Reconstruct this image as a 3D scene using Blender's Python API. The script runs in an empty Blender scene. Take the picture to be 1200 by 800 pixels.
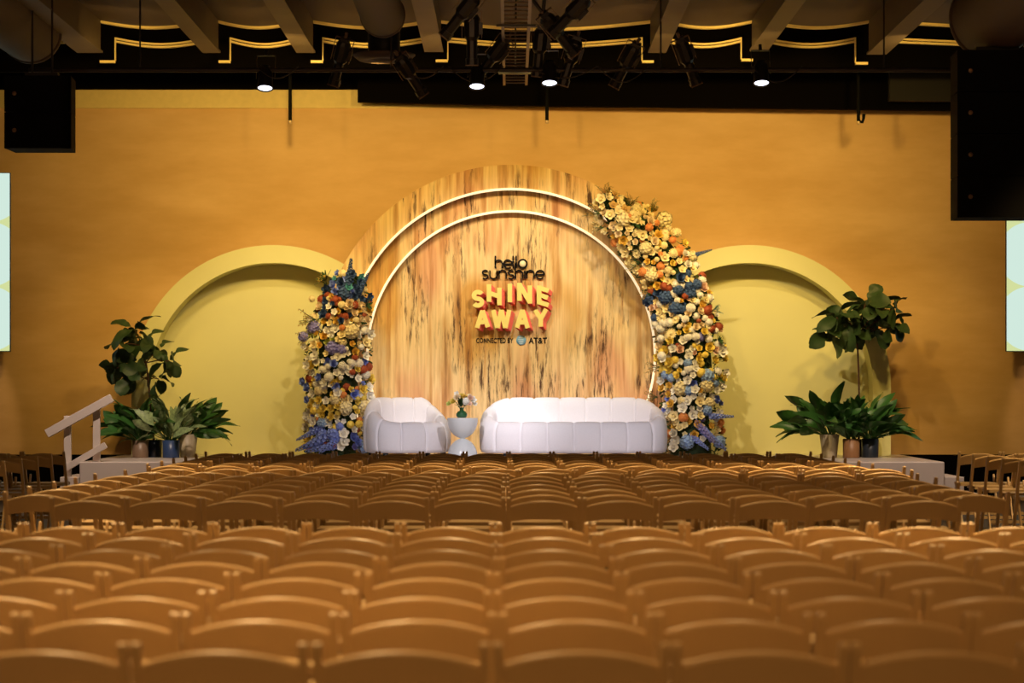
import bpy, math, random
from mathutils import Vector, Matrix, Euler
random.seed(7)
PI = math.pi
sc = bpy.context.scene
COL = sc.collection

# ------------------------------------------------------------------ camera, world, lights
F = 2833.0            # focal length in px of the 1200 px wide frame
HC = 1.442            # eye height
HORIZON = 457.4
cd = bpy.data.cameras.new('camera'); cam = bpy.data.objects.new('camera', cd); COL.objects.link(cam)
cam.location = (0, 0, HC); cam.rotation_euler = (PI/2, 0, 0)
cd.sensor_width = 36; cd.lens = F*36/1200; cd.shift_y = (HORIZON-400)/1200
cd.clip_start = .1; cd.clip_end = 100
cd.dof.use_dof = True; cd.dof.focus_distance = 27.5; cd.dof.aperture_fstop = 2.9
sc.camera = cam
vs = sc.view_settings
vs.view_transform = 'Standard'; vs.look = 'None'; vs.gamma = 1; vs.use_curve_mapping = False; vs.exposure = 0.0
sc.cycles.use_denoising = True
sc.cycles.max_bounces = 5; sc.cycles.diffuse_bounces = 3; sc.cycles.glossy_bounces = 2
sc.cycles.sample_clamp_indirect = 3.0
w = bpy.data.worlds.new('world'); sc.world = w; w.use_nodes = True
w.node_tree.nodes['Background'].inputs[0].default_value = (1, .6, .3, 1)
w.node_tree.nodes['Background'].inputs[1].default_value = .004

def P(x, y, D):
    return Vector(((x-600)/F*D, D, HC-(y-HORIZON)/F*D))

def aim(o, tgt):
    d = Vector(tgt)-o.location
    o.rotation_euler = d.to_track_quat('-Z', 'Y').to_euler()

def spot(loc, tgt, power, col, angle, blend=.5, size=.08, name='spot_lamp'):
    l = bpy.data.lights.new(name, 'SPOT'); l.energy = power; l.color = col
    l.spot_size = math.radians(angle); l.spot_blend = blend; l.shadow_soft_size = size
    o = bpy.data.objects.new(name, l); COL.objects.link(o); o.location = loc; aim(o, tgt); return o

def area(loc, tgt, power, col, sx, sy, spread=180, name='area_lamp'):
    l = bpy.data.lights.new(name, 'AREA'); l.energy = power; l.color = col; l.shape = 'RECTANGLE'
    l.size = sx; l.size_y = sy; l.spread = math.radians(spread)
    o = bpy.data.objects.new(name, l); COL.objects.link(o); o.location = loc; aim(o, tgt); return o

AMB = (1, .64, .16)
WARM = (1, .74, .42)
WHITE = (1, .90, .88)
# amber wash over the back wall
for x, p in ((-4.9, 270), (-2.7, 470), (-.9, 260), (.9, 260), (2.7, 470), (4.9, 310)):
    spot((x*.9, 26.55, 5.22), (x, 31.8, 3.6), p, AMB, 80, 1, .12, 'wall_wash_lamp')
for x, p in ((-5.0, 170), (5.0, 180)):
    spot((x, 28.4, 5.0), (x*1.04, 31.8, 1.3), p, AMB, 46, 1, .05, 'low_wall_wash_lamp')
# yellow crossing keys on the side arches (two shadow edges)
for s in (-1, 1):
    spot((s*2.9, 27.9, 5.35), (s*3.1, 31.6, 1.0), 240, (1, .74, .36), 56, 1, .03, 'arch_key_lamp')
    spot((s*1.4, 26.75, 5.15), (s*3.2, 31.6, 1.3), 500, (1, .76, .42), 42, 1, .03, 'arch_key_lamp')
    spot((s*4.3, 26.3, 5.3), (s*5.0, 29.0, .9), 760, (1, .77, .60), 40, .8, .06, 'side_stage_lamp')
    spot((s*8.3, 28.3, 3.0), (s*8.05, 31.8, 1.2), 110, (1, .66, .34), 44, .2, .05, 'corner_lamp')
# neutral keys on the sofa and the wooden disc
for x in (-3.0, 3.0):
    spot((x, 20.8, 4.9), (-.9, 29.8, .9), 1090, (1, .93, .97), 17, .8, .06, 'stage_key_lamp')
    spot((x, 20.8, 4.9), (.95, 29.8, .9), 1090, (1, .93, .97), 17, .8, .06, 'stage_key_lamp')
    spot((x*.42, 27.0, 5.2), (0, 31.2, 1.8), 330, (1, .95, .84), 50, .8, .06, 'disc_key_lamp')
# amber pools over the audience
HOUSE = (1, .64, .28)
for (x, y, dy, p) in ((-3.4, 20.6, .4, 1700), (0, 21.0, .4, 1350), (3.2, 20.6, .2, 2400), (-4.0, 17.4, .9, 1300), (4.4, 17.4, .9, 560), (0, 17.8, .9, 480), (-3.0, 14.9, .7, 560), (0.2, 14.9, .7, 520), (3.2, 14.9, .7, 560),
                  (-2.8, 11.8, 1.3, 1150), (0.2, 11.8, 1.3, 1250), (2.9, 11.6, 1.3, 1800), (-1.4, 7.9, 1.0, 1300), (1.2, 8.4, 1.0, 300), (-.8, 5.9, .8, 380)):
    spot((x, y+dy, 5.2), (x, y, .7), p, HOUSE, 58, 1, .15, 'house_lamp')
for x in (-4.2, 0, 4.2):
    spot((x, 13.7, .9), (x, 21.7, 6), 330, (1, .60, .36), 40, .8, .1, 'added_bounce_spot')  # unseen spots added in place of floor bounce on the beams
for x in (-5.4, 5.4):
    spot((x, 22.5, 5.2), (x, 24.4, .7), 1150, HOUSE, 46, 1, .15, 'house_lamp')
area((0, -1.5, 4.6), (0, 14, .4), 82, (1, .50, .16), 6, 1.5, 120, 'added_rear_fill')  # unseen fill added behind the camera to lift the chair backs
area((0, 3.0, 3.6), (0, 22, 6), 26, (1, .55, .25), 6, 2, 110, 'added_ceiling_bounce')  # unseen panel added in place of light bounced onto the ceiling

# ------------------------------------------------------------------ materials
def lin(c):
    def f(v):
        v /= 255
        return v/12.92 if v <= .04045 else ((v+.055)/1.055)**2.4
    return (f(c[0]), f(c[1]), f(c[2]), 1)

MATS = {}
def mat(name, col, rough=.6, metal=0, noise=.0, nscale=8, emit=None, estr=0, spec=.5, trans=0, sheen=0, bump=0):
    if name in MATS: return MATS[name]
    m = bpy.data.materials.new(name); m.use_nodes = True
    nt = m.node_tree; b = nt.nodes['Principled BSDF']
    b.inputs['Roughness'].default_value = rough; b.inputs['Metallic'].default_value = metal
    b.inputs['Specular IOR Level'].default_value = spec
    if trans: b.inputs['Transmission Weight'].default_value = trans
    c = tuple(col)+(1,) if len(col) == 3 else tuple(col)
    tc = nt.nodes.new('ShaderNodeTexCoord'); n = nt.nodes.new('ShaderNodeTexNoise')
    n.inputs['Scale'].default_value = nscale; n.inputs['Detail'].default_value = 5
    nt.links.new(tc.outputs['Object'], n.inputs['Vector'])
    mx = nt.nodes.new('ShaderNodeMix'); mx.data_type = 'RGBA'
    mx.inputs[6].default_value = tuple(v*(1-noise) for v in c[:3])+(1,)
    mx.inputs[7].default_value = tuple(min(1, v*(1+noise)) for v in c[:3])+(1,)
    nt.links.new(n.outputs['Fac'], mx.inputs[0]); nt.links.new(mx.outputs[2], b.inputs['Base Color'])
    if bump:
        bp = nt.nodes.new('ShaderNodeBump'); bp.inputs['Strength'].default_value = bump
        bp.inputs['Distance'].default_value = .01
        nt.links.new(n.outputs['Fac'], bp.inputs['Height']); nt.links.new(bp.outputs['Normal'], b.inputs['Normal'])
    if emit:
        b.inputs['Emission Color'].default_value = tuple(emit)+(1,); b.inputs['Emission Strength'].default_value = estr
    MATS[name] = m; return m

def wood_mat():
    m = bpy.data.materials.new('weathered_wood'); m.use_nodes = True; nt = m.node_tree; N = nt.nodes; L = nt.links
    b = N['Principled BSDF']; b.inputs['Roughness'].default_value = .6; b.inputs['Specular IOR Level'].default_value = .25
    tc = N.new('ShaderNodeTexCoord')
    def noise(sx, sz, det, rough=.55, off=0):
        mp = N.new('ShaderNodeMapping'); mp.inputs['Scale'].default_value = (sx, 1, sz); mp.inputs['Location'].default_value = (off, off, off)
        L.new(tc.outputs['Object'], mp.inputs['Vector'])
        n = N.new('ShaderNodeTexNoise'); n.inputs['Scale'].default_value = 1; n.inputs['Detail'].default_value = det; n.inputs['Roughness'].default_value = rough
        L.new(mp.outputs['Vector'], n.inputs['Vector']); return n
    def ramp(src, stops):
        r = N.new('ShaderNodeValToRGB'); e = r.color_ramp.elements
        while len(e) < len(stops): e.new(.5)
        for i, (p, c) in enumerate(stops): e[i].position = p; e[i].color = c
        L.new(src, r.inputs[0]); return r
    n1 = noise(6.5, .5, 6)
    base = ramp(n1.outputs['Fac'], [(.30, (.34, .18, .07, 1)), (.40, (.64, .40, .17, 1)), (.50, (.86, .68, .38, 1)), (.60, (.82, .60, .31, 1)), (.70, (.56, .34, .15, 1))])
    n2 = noise(1.1, .5, 2, off=7)
    tint = ramp(n2.outputs['Fac'], [(.37, (.72, .50, .15, 1)), (.46, (1, .95, .82, 1)), (.54, (1, .92, .82, 1)), (.64, (.80, .52, .46, 1))])
    mu = N.new('ShaderNodeMix'); mu.data_type = 'RGBA'; mu.blend_type = 'MULTIPLY'; mu.inputs[0].default_value = .85
    L.new(base.outputs[0], mu.inputs[6]); L.new(tint.outputs[0], mu.inputs[7])
    n3 = noise(22, 2.2, 6, .7, off=3)     # dark worn streaks
    st = ramp(n3.outputs['Fac'], [(.50, (0, 0, 0, 1)), (.60, (1, 1, 1, 1))])
    n4 = noise(2.2, .9, 3, off=11)
    st2 = ramp(n4.outputs['Fac'], [(.47, (0, 0, 0, 1)), (.58, (1, 1, 1, 1))])
    mm = N.new('ShaderNodeMath'); mm.operation = 'MULTIPLY'; L.new(st.outputs[0], mm.inputs[0]); L.new(st2.outputs[0], mm.inputs[1])
    m3 = N.new('ShaderNodeMix'); m3.data_type = 'RGBA'; L.new(mm.outputs[0], m3.inputs[0])
    L.new(mu.outputs[2], m3.inputs[6]); m3.inputs[7].default_value = (.085, .035, .014, 1)
    n5 = noise(30, .8, 4, .6, off=21)     # fine grain
    g = ramp(n5.outputs['Fac'], [(.3, (.72, .68, .62, 1)), (.6, (1, 1, 1, 1))])
    m4 = N.new('ShaderNodeMix'); m4.data_type = 'RGBA'; m4.blend_type = 'MULTIPLY'; m4.inputs[0].default_value = .8
    L.new(m3.outputs[2], m4.inputs[6]); L.new(g.outputs[0], m4.inputs[7])
    L.new(m4.outputs[2], b.inputs['Base Color']); MATS['wood'] = m; return m

def wall_mat():
    m = bpy.data.materials.new('painted_wall'); m.use_nodes = True; nt = m.node_tree; N = nt.nodes; L = nt.links
    b = N['Principled BSDF']; b.inputs['Roughness'].default_value = .55; b.inputs['Specular IOR Level'].default_value = .3
    tc = N.new('ShaderNodeTexCoord'); mp = N.new('ShaderNodeMapping'); mp.inputs['Scale'].default_value = (.5, 1, 1.6)
    L.new(tc.outputs['Object'], mp.inputs['Vector'])
    n = N.new('ShaderNodeTexNoise'); n.inputs['Scale'].default_value = 1.4; n.inputs['Detail'].default_value = 7; n.inputs['Roughness'].default_value = .6
    L.new(mp.outputs['Vector'], n.inputs['Vector'])
    r = N.new('ShaderNodeValToRGB'); e = r.color_ramp.elements
    e[0].position = .3; e[0].color = (.66, .40, .155, 1); e[1].position = .7; e[1].color = (.82, .54, .26, 1)
    L.new(n.outputs['Fac'], r.inputs[0]); L.new(r.outputs[0], b.inputs['Base Color'])
    bp = N.new('ShaderNodeBump'); bp.inputs['Strength'].default_value = .15; bp.inputs['Distance'].default_value = .02
    L.new(n.outputs['Fac'], bp.inputs['Height']); L.new(bp.outputs['Normal'], b.inputs['Normal'])
    MATS['wall'] = m; return m

WOOD = wood_mat(); WALL = wall_mat()
BLACK = mat('black_paint', (.0028, .002, .0016), .9, spec=.03)
BLACKM = mat('black_metal', (.012, .011, .011), .45, .0, spec=.5)
CHAIR = mat('cream_resin', (.72, .51, .26), .40, noise=.06, nscale=5)
STAGE = mat('stage_paint', (.72, .62, .56), .3, noise=.06, nscale=3)
ARCH = mat('yellow_arch_paint', (.76, .74, .37), .6, noise=.05, nscale=2)
FABRIC = mat('white_boucle', (.86, .83, .87), .85, noise=.04, nscale=60, bump=.2, spec=.2)
GLOSSW = mat('white_gloss', (.82, .86, .88), .2, noise=.02)
NEON = mat('neon_warm', (.9, .8, .6), .4, emit=(1, .78, .48), estr=.85)
DECK = mat('ceiling_paint', (.07, .045, .035), .7, noise=.15, nscale=2)
BEAM = mat('beam_paint', (.105, .075, .052), .55, noise=.15, nscale=4)
DUCT = mat('duct_metal', (.07, .045, .032), .75, 0, noise=.1, nscale=3)
TRIM = mat('cream_trim_light_line', (.80, .62, .24), .5, noise=.1, nscale=12)  # wall-top fascia colour; also paints the ceiling strips that imitate light
FLOOR = mat('dark_floor', (.05, .035, .025), .5, noise=.3, nscale=2)
RAIL = mat('white_rail_paint', (.78, .68, .62), .4, noise=.03)
STEEL = mat('dull_steel', (.16, .10, .06), .5, .0, noise=.1)

# ------------------------------------------------------------------ mesh helpers
class MB:
    def __init__(s): s.v = []; s.f = []; s.sm = []; s.mi = []; s.m = 0
    def add(s, vs, fs, smooth=False):
        o = len(s.v); s.v += [tuple(v) for v in vs]
        for f in fs: s.f.append(tuple(i+o for i in f)); s.sm.append(smooth); s.mi.append(s.m)
        return s
    def box(s, c, d, M=None):
        x, y, z = (q/2 for q in d)
        vs = [Vector((a, b, e)) for a in (-x, x) for b in (-y, y) for e in (-z, z)]
        if M: vs = [M @ v for v in vs]
        vs = [v+Vector(c) for v in vs]
        return s.add(vs, [(0, 1, 3, 2), (4, 6, 7, 5), (0, 4, 5, 1), (2, 3, 7, 6), (0, 2, 6, 4), (1, 5, 7, 3)])
    def bar(s, a, b, w, h, up=(0, 0, 1)):
        a, b = Vector(a), Vector(b); d = (b-a).normalized(); u = Vector(up)
        sd = d.cross(u)
        if sd.length < 1e-4: sd = d.cross(Vector((1, 0, 0)))
        sd.normalize(); u = sd.cross(d).normalized()
        vs = [p+sd*(i*w/2)+u*(j*h/2) for p in (a, b) for i, j in ((-1, -1), (1, -1), (1, 1), (-1, 1))]
        return s.add(vs, [(0, 3, 2, 1), (4, 5, 6, 7), (0, 1, 5, 4), (1, 2, 6, 5), (2, 3, 7, 6), (3, 0, 4, 7)])
    def tube(s, pts, r, n=8, closed=False, cap=True):
        pts = [Vector(p) for p in pts]; rs = r if isinstance(r, (list, tuple)) else [r]*len(pts)
        vs = []; fs = []; m = len(pts); prev = None
        for i, p in enumerate(pts):
            a = pts[(i-1) % m] if (i or closed) else p; b = pts[(i+1) % m] if (i < m-1 or closed) else p
            d = (b-a).normalized()
            if prev is None:
                u = d.cross(Vector((0, 0, 1)))
                if u.length < .05: u = d.cross(Vector((0, 1, 0)))
            else: u = prev - d*prev.dot(d)
            u.normalize(); prev = u; v = d.cross(u)
            for k in range(n):
                t = 2*PI*k/n; vs.append(p+(u*math.cos(t)+v*math.sin(t))*rs[i])
        for i in range(m if closed else m-1):
            for k in range(n):
                a = i*n+k; b = i*n+(k+1) % n; c = ((i+1) % m)*n
                fs.append((a, b, c+(k+1) % n, c+k))
        s.add(vs, fs, True)
        if cap and not closed:
            s.add(vs[:n], [tuple(range(n))[::-1]]); s.add(vs[-n:], [tuple(range(n))])
        return s
    def lathe(s, prof, n=24, c=(0, 0, 0), M=None, smooth=True):
        vs = []; fs = []
        for r, z in prof:
            for k in range(n):
                t = 2*PI*k/n; v = Vector((r*math.cos(t), r*math.sin(t), z))
                if M: v = M @ v
                vs.append(v+Vector(c))
        for i in range(len(prof)-1):
            for k in range(n):
                a = i*n+k; b = i*n+(k+1) % n
                fs.append((a, b, b+n, a+n))
        return s.add(vs, fs, smooth)
    def prism(s, poly, y0, y1):
        """polygon in XZ, extruded along Y"""
        n = len(poly); vs = [(x, y0, z) for x, z in poly]+[(x, y1, z) for x, z in poly]
        fs = [tuple(range(n)), tuple(range(n, 2*n))[::-1]]+[(i, i+n, (i+1) % n+n, (i+1) % n) for i in range(n)]
        return s.add(vs, fs)
    def strip(s, A, B, y0, y1):
        """closed solid between two equal-length XZ outlines A and B (a band), from y0 to y1"""
        n = len(A)
        vs = [(x, y0, z) for x, z in A]+[(x, y0, z) for x, z in B]+[(x, y1, z) for x, z in A]+[(x, y1, z) for x, z in B]
        fs = []
        for i in range(n-1):
            fs += [(i, i+1, n+i+1, n+i), (2*n+i, 3*n+i, 3*n+i+1, 2*n+i+1), (i, 2*n+i, 2*n+i+1, i+1), (n+i, n+i+1, 3*n+i+1, 3*n+i)]
        fs += [(0, n, 3*n, 2*n), (n-1, 3*n-1, 4*n-1, 2*n-1)]
        return s.add(vs, fs)
    def build(s, name, m, parent=None, bevel=0, label=None):
        me = bpy.data.meshes.new(name); me.from_pydata(s.v, [], s.f)
        ms = m if isinstance(m, (list, tuple)) else [m]
        for q in ms: me.materials.append(q)
        me.polygons.foreach_set('use_smooth', s.sm)
        me.polygons.foreach_set('material_index', [min(i, len(ms)-1) for i in s.mi])
        me.update()
        o = bpy.data.objects.new(name, me); COL.objects.link(o)
        if parent: o.parent = parent
        if bevel:
            b = o.modifiers.new('bevel', 'BEVEL'); b.width = bevel; b.segments = 2; b.limit_method = 'ANGLE'
        if label: o['label'] = label
        return o

def tag(o, label=None, cat=None, group=None, kind=None):
    if label: o['label'] = label
    if cat: o['category'] = cat
    if group: o['group'] = group
    if kind: o['kind'] = kind
    return o
def empty(name, loc=(0, 0, 0), rz=0):
    o = bpy.data.objects.new(name, None); COL.objects.link(o); o.location = loc; o.rotation_euler = (0, 0, rz)
    o.empty_display_size = .1; return o
def copy_tree(o, parent=None):
    c = o.copy(); COL.objects.link(c)
    if parent: c.parent = parent
    for ch in o.children: copy_tree(ch, c)
    return c
def struct(mb, name, m, **k):
    return tag(mb.build(name, m, **k), kind='structure')

# ------------------------------------------------------------------ the room
YW = 31.8
struct(MB().box((0, 15.5, -.05), (19, 35, .1)), 'floor', FLOOR)
struct(MB().box((0, YW+.1, (.6+5.15)/2), (18.6, .2, 4.55)), 'wall_back', WALL)
struct(MB().box((0, YW+.1, .3), (18.6, .2, .6)), 'wall_back_foot', BLACK)  # black lower band of the back wall
struct(MB().box((0, YW+.06, 5.27), (18.6, .2, .24)), 'trim_1', TRIM)
struct(MB().box((0, YW+.1, 6.2), (18.6, .2, 1.6)), 'trim_2', BLACK)
struct(MB().box((-9.4, 15.5, 3.5), (.2, 35, 7)), 'wall_left', BLACK)
struct(MB().box((9.4, 15.5, 3.5), (.2, 35, 7)), 'wall_right', BLACK)
# black fascia hanging in front of the top of the wall, its lower edge dropping slightly to the right
D = 31.3
pl = [P(419, 119, D), P(640, 124, D), P(1300, 131, D), P(1300, 40, D), P(419, 40, D)]
struct(MB().prism([(p.x, p.z) for p in pl], D, D+.12), 'trim_3', BLACK)
pl = [P(1042, 118, 31), P(1200, 119, 31), P(1200, 60, 31), P(1042, 60, 31)]
struct(MB().prism([(p.x, p.z) for p in pl], 30.95, 31.1), 'trim_4', mat('dark_brown_paint', (.006, .0045, .004), .8))

# ceiling beams, running away from the camera
YB = 28.4
beams = [(93, 118, 62, 25), (240, 256, 62, 24), (350, 367, 62, 26), (500, 517, 61, 26), (762, 778, 62, 24), (881, 897, 60, 24), (1018, 1036, 64, 27)]
bx = []
for i, (xa, xb, yb, yt) in enumerate(beams):
    a = P(xa, yb, YB); b = P(xb, yb, YB); t = P(xa, yt-6, YB); bx.append((a.x, b.x, a.z))
    m = MB().box(((a.x+b.x)/2, YB/2+6, (a.z+.024+t.z)/2), (b.x-a.x, YB-12, t.z-a.z-.024))
    m.box(((a.x+b.x)/2, YB/2+6, a.z+.012), (b.x-a.x+.05, YB-12, .024))
    o = struct(m, 'trim_%d' % (5+i), BEAM)
# sagging deck between beams
edges = [-9.3]+[v for q in bx for v in (q[0], q[1])]+[9.3]
ZC = P(0, 24, YB).z
mc = MB(); mt = MB()
def sag(xa, xb, z, amp, n=14):
    return [(xa+(xb-xa)*i/n, z-amp*math.sin(PI*i/n)) for i in range(n+1)]
for k in range(0, len(edges), 2):
    xa, xb = edges[k], edges[k+1]
    amp = .07 if xb-xa < 2 else .09
    if k in (0,): amp = .05
    c = sag(xa, xb, ZC, amp)
    mc.strip(c, [(x, z+.05) for x, z in c], 10, YB)
    # pale strip standing for the light along the deck end
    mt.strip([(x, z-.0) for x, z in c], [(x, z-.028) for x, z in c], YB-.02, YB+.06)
for k in range(0, len(edges), 2):
    xa, xb = edges[k], edges[k+1]
    c = sag(xa+(.06 if k else 0), xb-.06, ZC-.10+.0, .07)
    for dz in (0, .035):
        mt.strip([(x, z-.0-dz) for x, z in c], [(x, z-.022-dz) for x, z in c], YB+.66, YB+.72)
for i, (xa, xb, z) in enumerate(bx):
    zz = z-.0
    sg = 1 if xa < 0 else -1; xm = (xa+xb)/2; xe = xb+.06 if sg > 0 else xa-.06
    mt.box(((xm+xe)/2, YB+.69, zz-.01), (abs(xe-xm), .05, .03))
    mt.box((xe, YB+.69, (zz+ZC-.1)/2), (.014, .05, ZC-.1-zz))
struct(mc, 'ceiling', DECK)
struct(mt, 'trim_12', TRIM)  # strips shaped and coloured as the yellow light lines around deck and beams
# upper soffit closing the ceiling towards the wall
struct(MB().box((0, 21.0, 6.95), (18.8, 23, .1)), 'trim_13', BLACK)
struct(MB().box((0, YB+1.5, 6.0), (18.6, .08, 1.25)), 'trim_14', BLACK)
# unseen spots added to brighten the light-line strips of the ceiling
for x in (-4.4, -2.8, -1.5, 1.5, 2.8, 4.4):
    spot((x, 26.6, 4.95), (x, 28.8, 5.65), 26, (1, .64, .17), 110, 1, .05, 'added_strip_light')

# ------------------------------------------------------------------ stage
ms = MB().box((0, (28.5+YW)/2, .3), (10.2, YW-28.5, .6))
stg = tag(ms.build('stage', STAGE, bevel=.012), 'long low pale stage platform with glossy top, carrying sofa and plants', 'stage')
mst = MB()
for s, nm in ((-1, 'left'), (1, 'right')):
    e = empty('stage_steps', (s*5.1, 29.1, 0))
    tag(e, 'pale step unit at the %s' % ('left end of the stage, below the handrail' if s < 0 else 'right end of the stage, without handrail'), 'steps', 'steps at the stage ends')
    for k, (z, x0, x1) in enumerate(((.42, .003, .24), (.21, .24, .5))):
        MB().box((s*(x0+x1)/2, 0, z/2), (x1-x0, 1.1, z)).build('step', STAGE, e, .008)
# handrail
hr = empty('handrail', (-5.1, 28.62, 0)); tag(hr, 'white wooden handrail sloping up beside the left stage steps', 'handrail')
def hp(x, y): p = P(x, y, 28.62); return (p.x+5.1, 0, p.z)
MB().bar(hp(55, 508), hp(131, 466), .08, .10).build('top_rail', RAIL, hr, .004)
MB().bar(hp(76, 549), hp(124, 521), .05, .075).build('lower_rail', RAIL, hr, .004)
p1, p2 = hp(78.5, 497), hp(112.5, 478)
MB().box((p1[0], .05, p1[2]/2+.1), (.085, .05, p1[2]-.2+.2)).build('post', RAIL, hr, .004)
z0 = .602
MB().box((p2[0], .05, (p2[2]+z0)/2), (.085, .05, p2[2]-z0)).build('post', RAIL, hr, .004)

# ------------------------------------------------------------------ wooden disc backdrop
def circ(cx, cy, r, D, a0, a1, n=72):
    """arc given in px of the plane D; angles in degrees, 90 up"""
    out = []
    for i in range(n+1):
        t = math.radians(a0+(a1-a0)*i/n); p = P(cx+r*math.cos(t), cy-r*math.sin(t), D); out.append((p.x, p.z))
    return out
def arch_band(cx, cy, ro, ri, D0, D1, zb, cxi=None, cyi=None):
    cxi = cx if cxi is None else cxi; cyi = cy if cyi is None else cyi
    A = circ(cx, cy, ro, D0, 180, 0); B = circ(cxi, cyi, ri, D0, 180, 0)
    return A, B
bd = empty('wooden_backdrop', (0, 0, 0)); tag(bd, 'round weathered wooden backdrop with two glowing rings behind the sofa', 'backdrop')
ZS = .602
CX, CY = 599, 416
def full(r, D, n=96):
    k = math.degrees(math.asin((CY and (532.0-CY))/r)); return circ(CX, CY, r, D, 180+k, -k, n)
def ring(name, ro, ri, D0, D1, m):
    MB().strip(full(ro, D0), full(ri, D0), D0, D1).build(name, m, bd)
ring('outer_ring', 223, 194.4, 30.72, 30.86, WOOD)
ring('middle_ring', 208, 168.4, 30.88, 31.0, WOOD)
MB().prism(full(182, 31.0), 31.02, 31.1).build('center_panel', WOOD, bd)
for r, D in ((194.4, 30.72), (168.4, 30.88)):
    pts = [(x, D-.012, z) for x, z in full(r, D)]
    MB().tube(pts, .016, 8).build('neon_ring', NEON, bd, label='glowing warm white light tube')
# braces to the wall
for x in (-.8, .8): MB().box((x, 31.2, 1.6), (.1, .19, 2.0)).build('brace', BLACK, bd)

# logo lettering
LG = empty('logo_lettering', (0, 0, 0)); tag(LG, 'raised logo lettering in black and yellow with coral sides on the wooden disc', 'lettering')
DL = 31.0
INK = mat('black_ink', (.006, .005, .005), .7, spec=.15); YEL = mat('letter_yellow', (.86, .72, .20), .5); CORAL = mat('letter_coral', (.95, .20, .15), .6)
CREAM = mat('letter_cream', (.90, .80, .48), .5)
def stroke(mb, pts, wd, y0, y1, closed=False, k=1):
    """flat stroke following px points with mitred joins"""
    n = len(pts); A = []; B = []
    for i in range(n):
        p = pts[i]
        a = pts[i-1] if (i or closed) else None; b = pts[(i+1) % n] if (i < n-1 or closed) else None
        def nrm(u, v):
            d = math.hypot(v[0]-u[0], v[1]-u[1]) or 1; return (-(v[1]-u[1])/d, (v[0]-u[0])/d)
        if a and b:
            n1, n2 = nrm(a, p), nrm(p, b); m = (n1[0]+n2[0], n1[1]+n2[1]); l = math.hypot(*m) or 1
            c = max(.4, (n1[0]*m[0]+n1[1]*m[1])/l); nx, ny = m[0]/l/c, m[1]/l/c
        elif a: nx, ny = nrm(a, p)
        else: nx, ny = nrm(p, b)
        for lst, s in ((A, 1), (B, -1)):
            q = P(p[0]+s*nx*wd/2, p[1]+s*ny*wd/2, DL); lst.append((q.x, q.z))
    if closed: A.append(A[0]); B.append(B[0])
    mb.strip(A, B, y0, y1)
def arc(cx, cy, rx, ry, a0, a1, n=14):
    return [(cx+rx*math.cos(math.radians(a0+(a1-a0)*i/n)), cy-ry*math.sin(math.radians(a0+(a1-a0)*i/n))) for i in range(n+1)]
def small(mb, ch, x, yb, h, wd, asc=None):
    """thin geometric lower-case letters; x = left, yb = baseline, h = x-height"""
    r = h/2; asc = asc or h*1.7; a, b = DL-.02, DL+.0
    S = lambda pts, closed=False: stroke(mb, pts, wd, a, b, closed)
    if ch == 'h': S([(x, yb), (x, yb-asc)]); S([(x, yb)] and [(x+0, yb-r)] + arc(x+r*.85, yb-h+r*.85, r*.85, r*.85, 180, 0)+[(x+1.7*r, yb)]); return x+1.7*r
    if ch == 'n': S([(x, yb), (x, yb-h)]); S([(x, yb-r)]+arc(x+r*.85, yb-h+r*.85, r*.85, r*.85, 180, 0)+[(x+1.7*r, yb)]); return x+1.7*r
    if ch == 'u': S([(x, yb-h)]+arc(x+r*.85, yb-r*.85, r*.85, r*.85, 180, 360)+[(x+1.7*r, yb-h)]); S([(x+1.7*r, yb-h), (x+1.7*r, yb)]); return x+1.7*r
    if ch == 'e': S([(x, yb-r), (x+2*r, yb-r)]); S(arc(x+r, yb-r, r, r, 0, 315, 22)); return x+2*r
    if ch == 'l': S([(x, yb), (x, yb-asc)]); return x
    if ch == 'i': S([(x, yb), (x, yb-h)]); return x
    if ch == 'o': S(arc(x+r, yb-r, r, r, 0, 346, 24), True); return x+2*r
    if ch == 's':
        q = r*.5; S(arc(x+q*1.3, yb-h+q, q*1.3, q, 30, 270, 12)+arc(x+q*1.3, yb-q, q*1.3, q, 90, -150, 12)); return x+q*2.6
t = MB(); x = 580.5
x = small(t, 'h', x, 314.2, 9.4, 1.75, 14.5); x += 1.8
x = small(t, 'e', x, 314.2, 9.6, 1.75); x += 1.4
x = small(t, 'l', x, 314.2, 9.4, 1.75, 14.5); x += 3.6
x = small(t, 'l', x, 314.2, 9.4, 1.75, 14.5); x += 2
small(t, 'o', 607.6, 314.0, 10.0, 1.75)
x = 565.5
for ch, g in zip('sunshine', (2.2, 2.5, 2.3, 2.1, 2.6, 2.5, 2.3, 0)):
    x = small(t, ch, x, 326.6, 9.8, 1.75, 18 if ch == 'h' else None) + g
t.build('greeting_letters', INK, LG, label='thin black lower-case letters')
q = P(612.6, 309, DL); MB().lathe([(0.0001, .012), (.040, .012), (.040, 0), (.0001, 0)], 24, (q.x, DL-.01, q.z), Matrix.Rotation(PI/2, 3, 'X')).build('sun_dot', CREAM, LG, label='pale yellow round dot')
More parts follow.
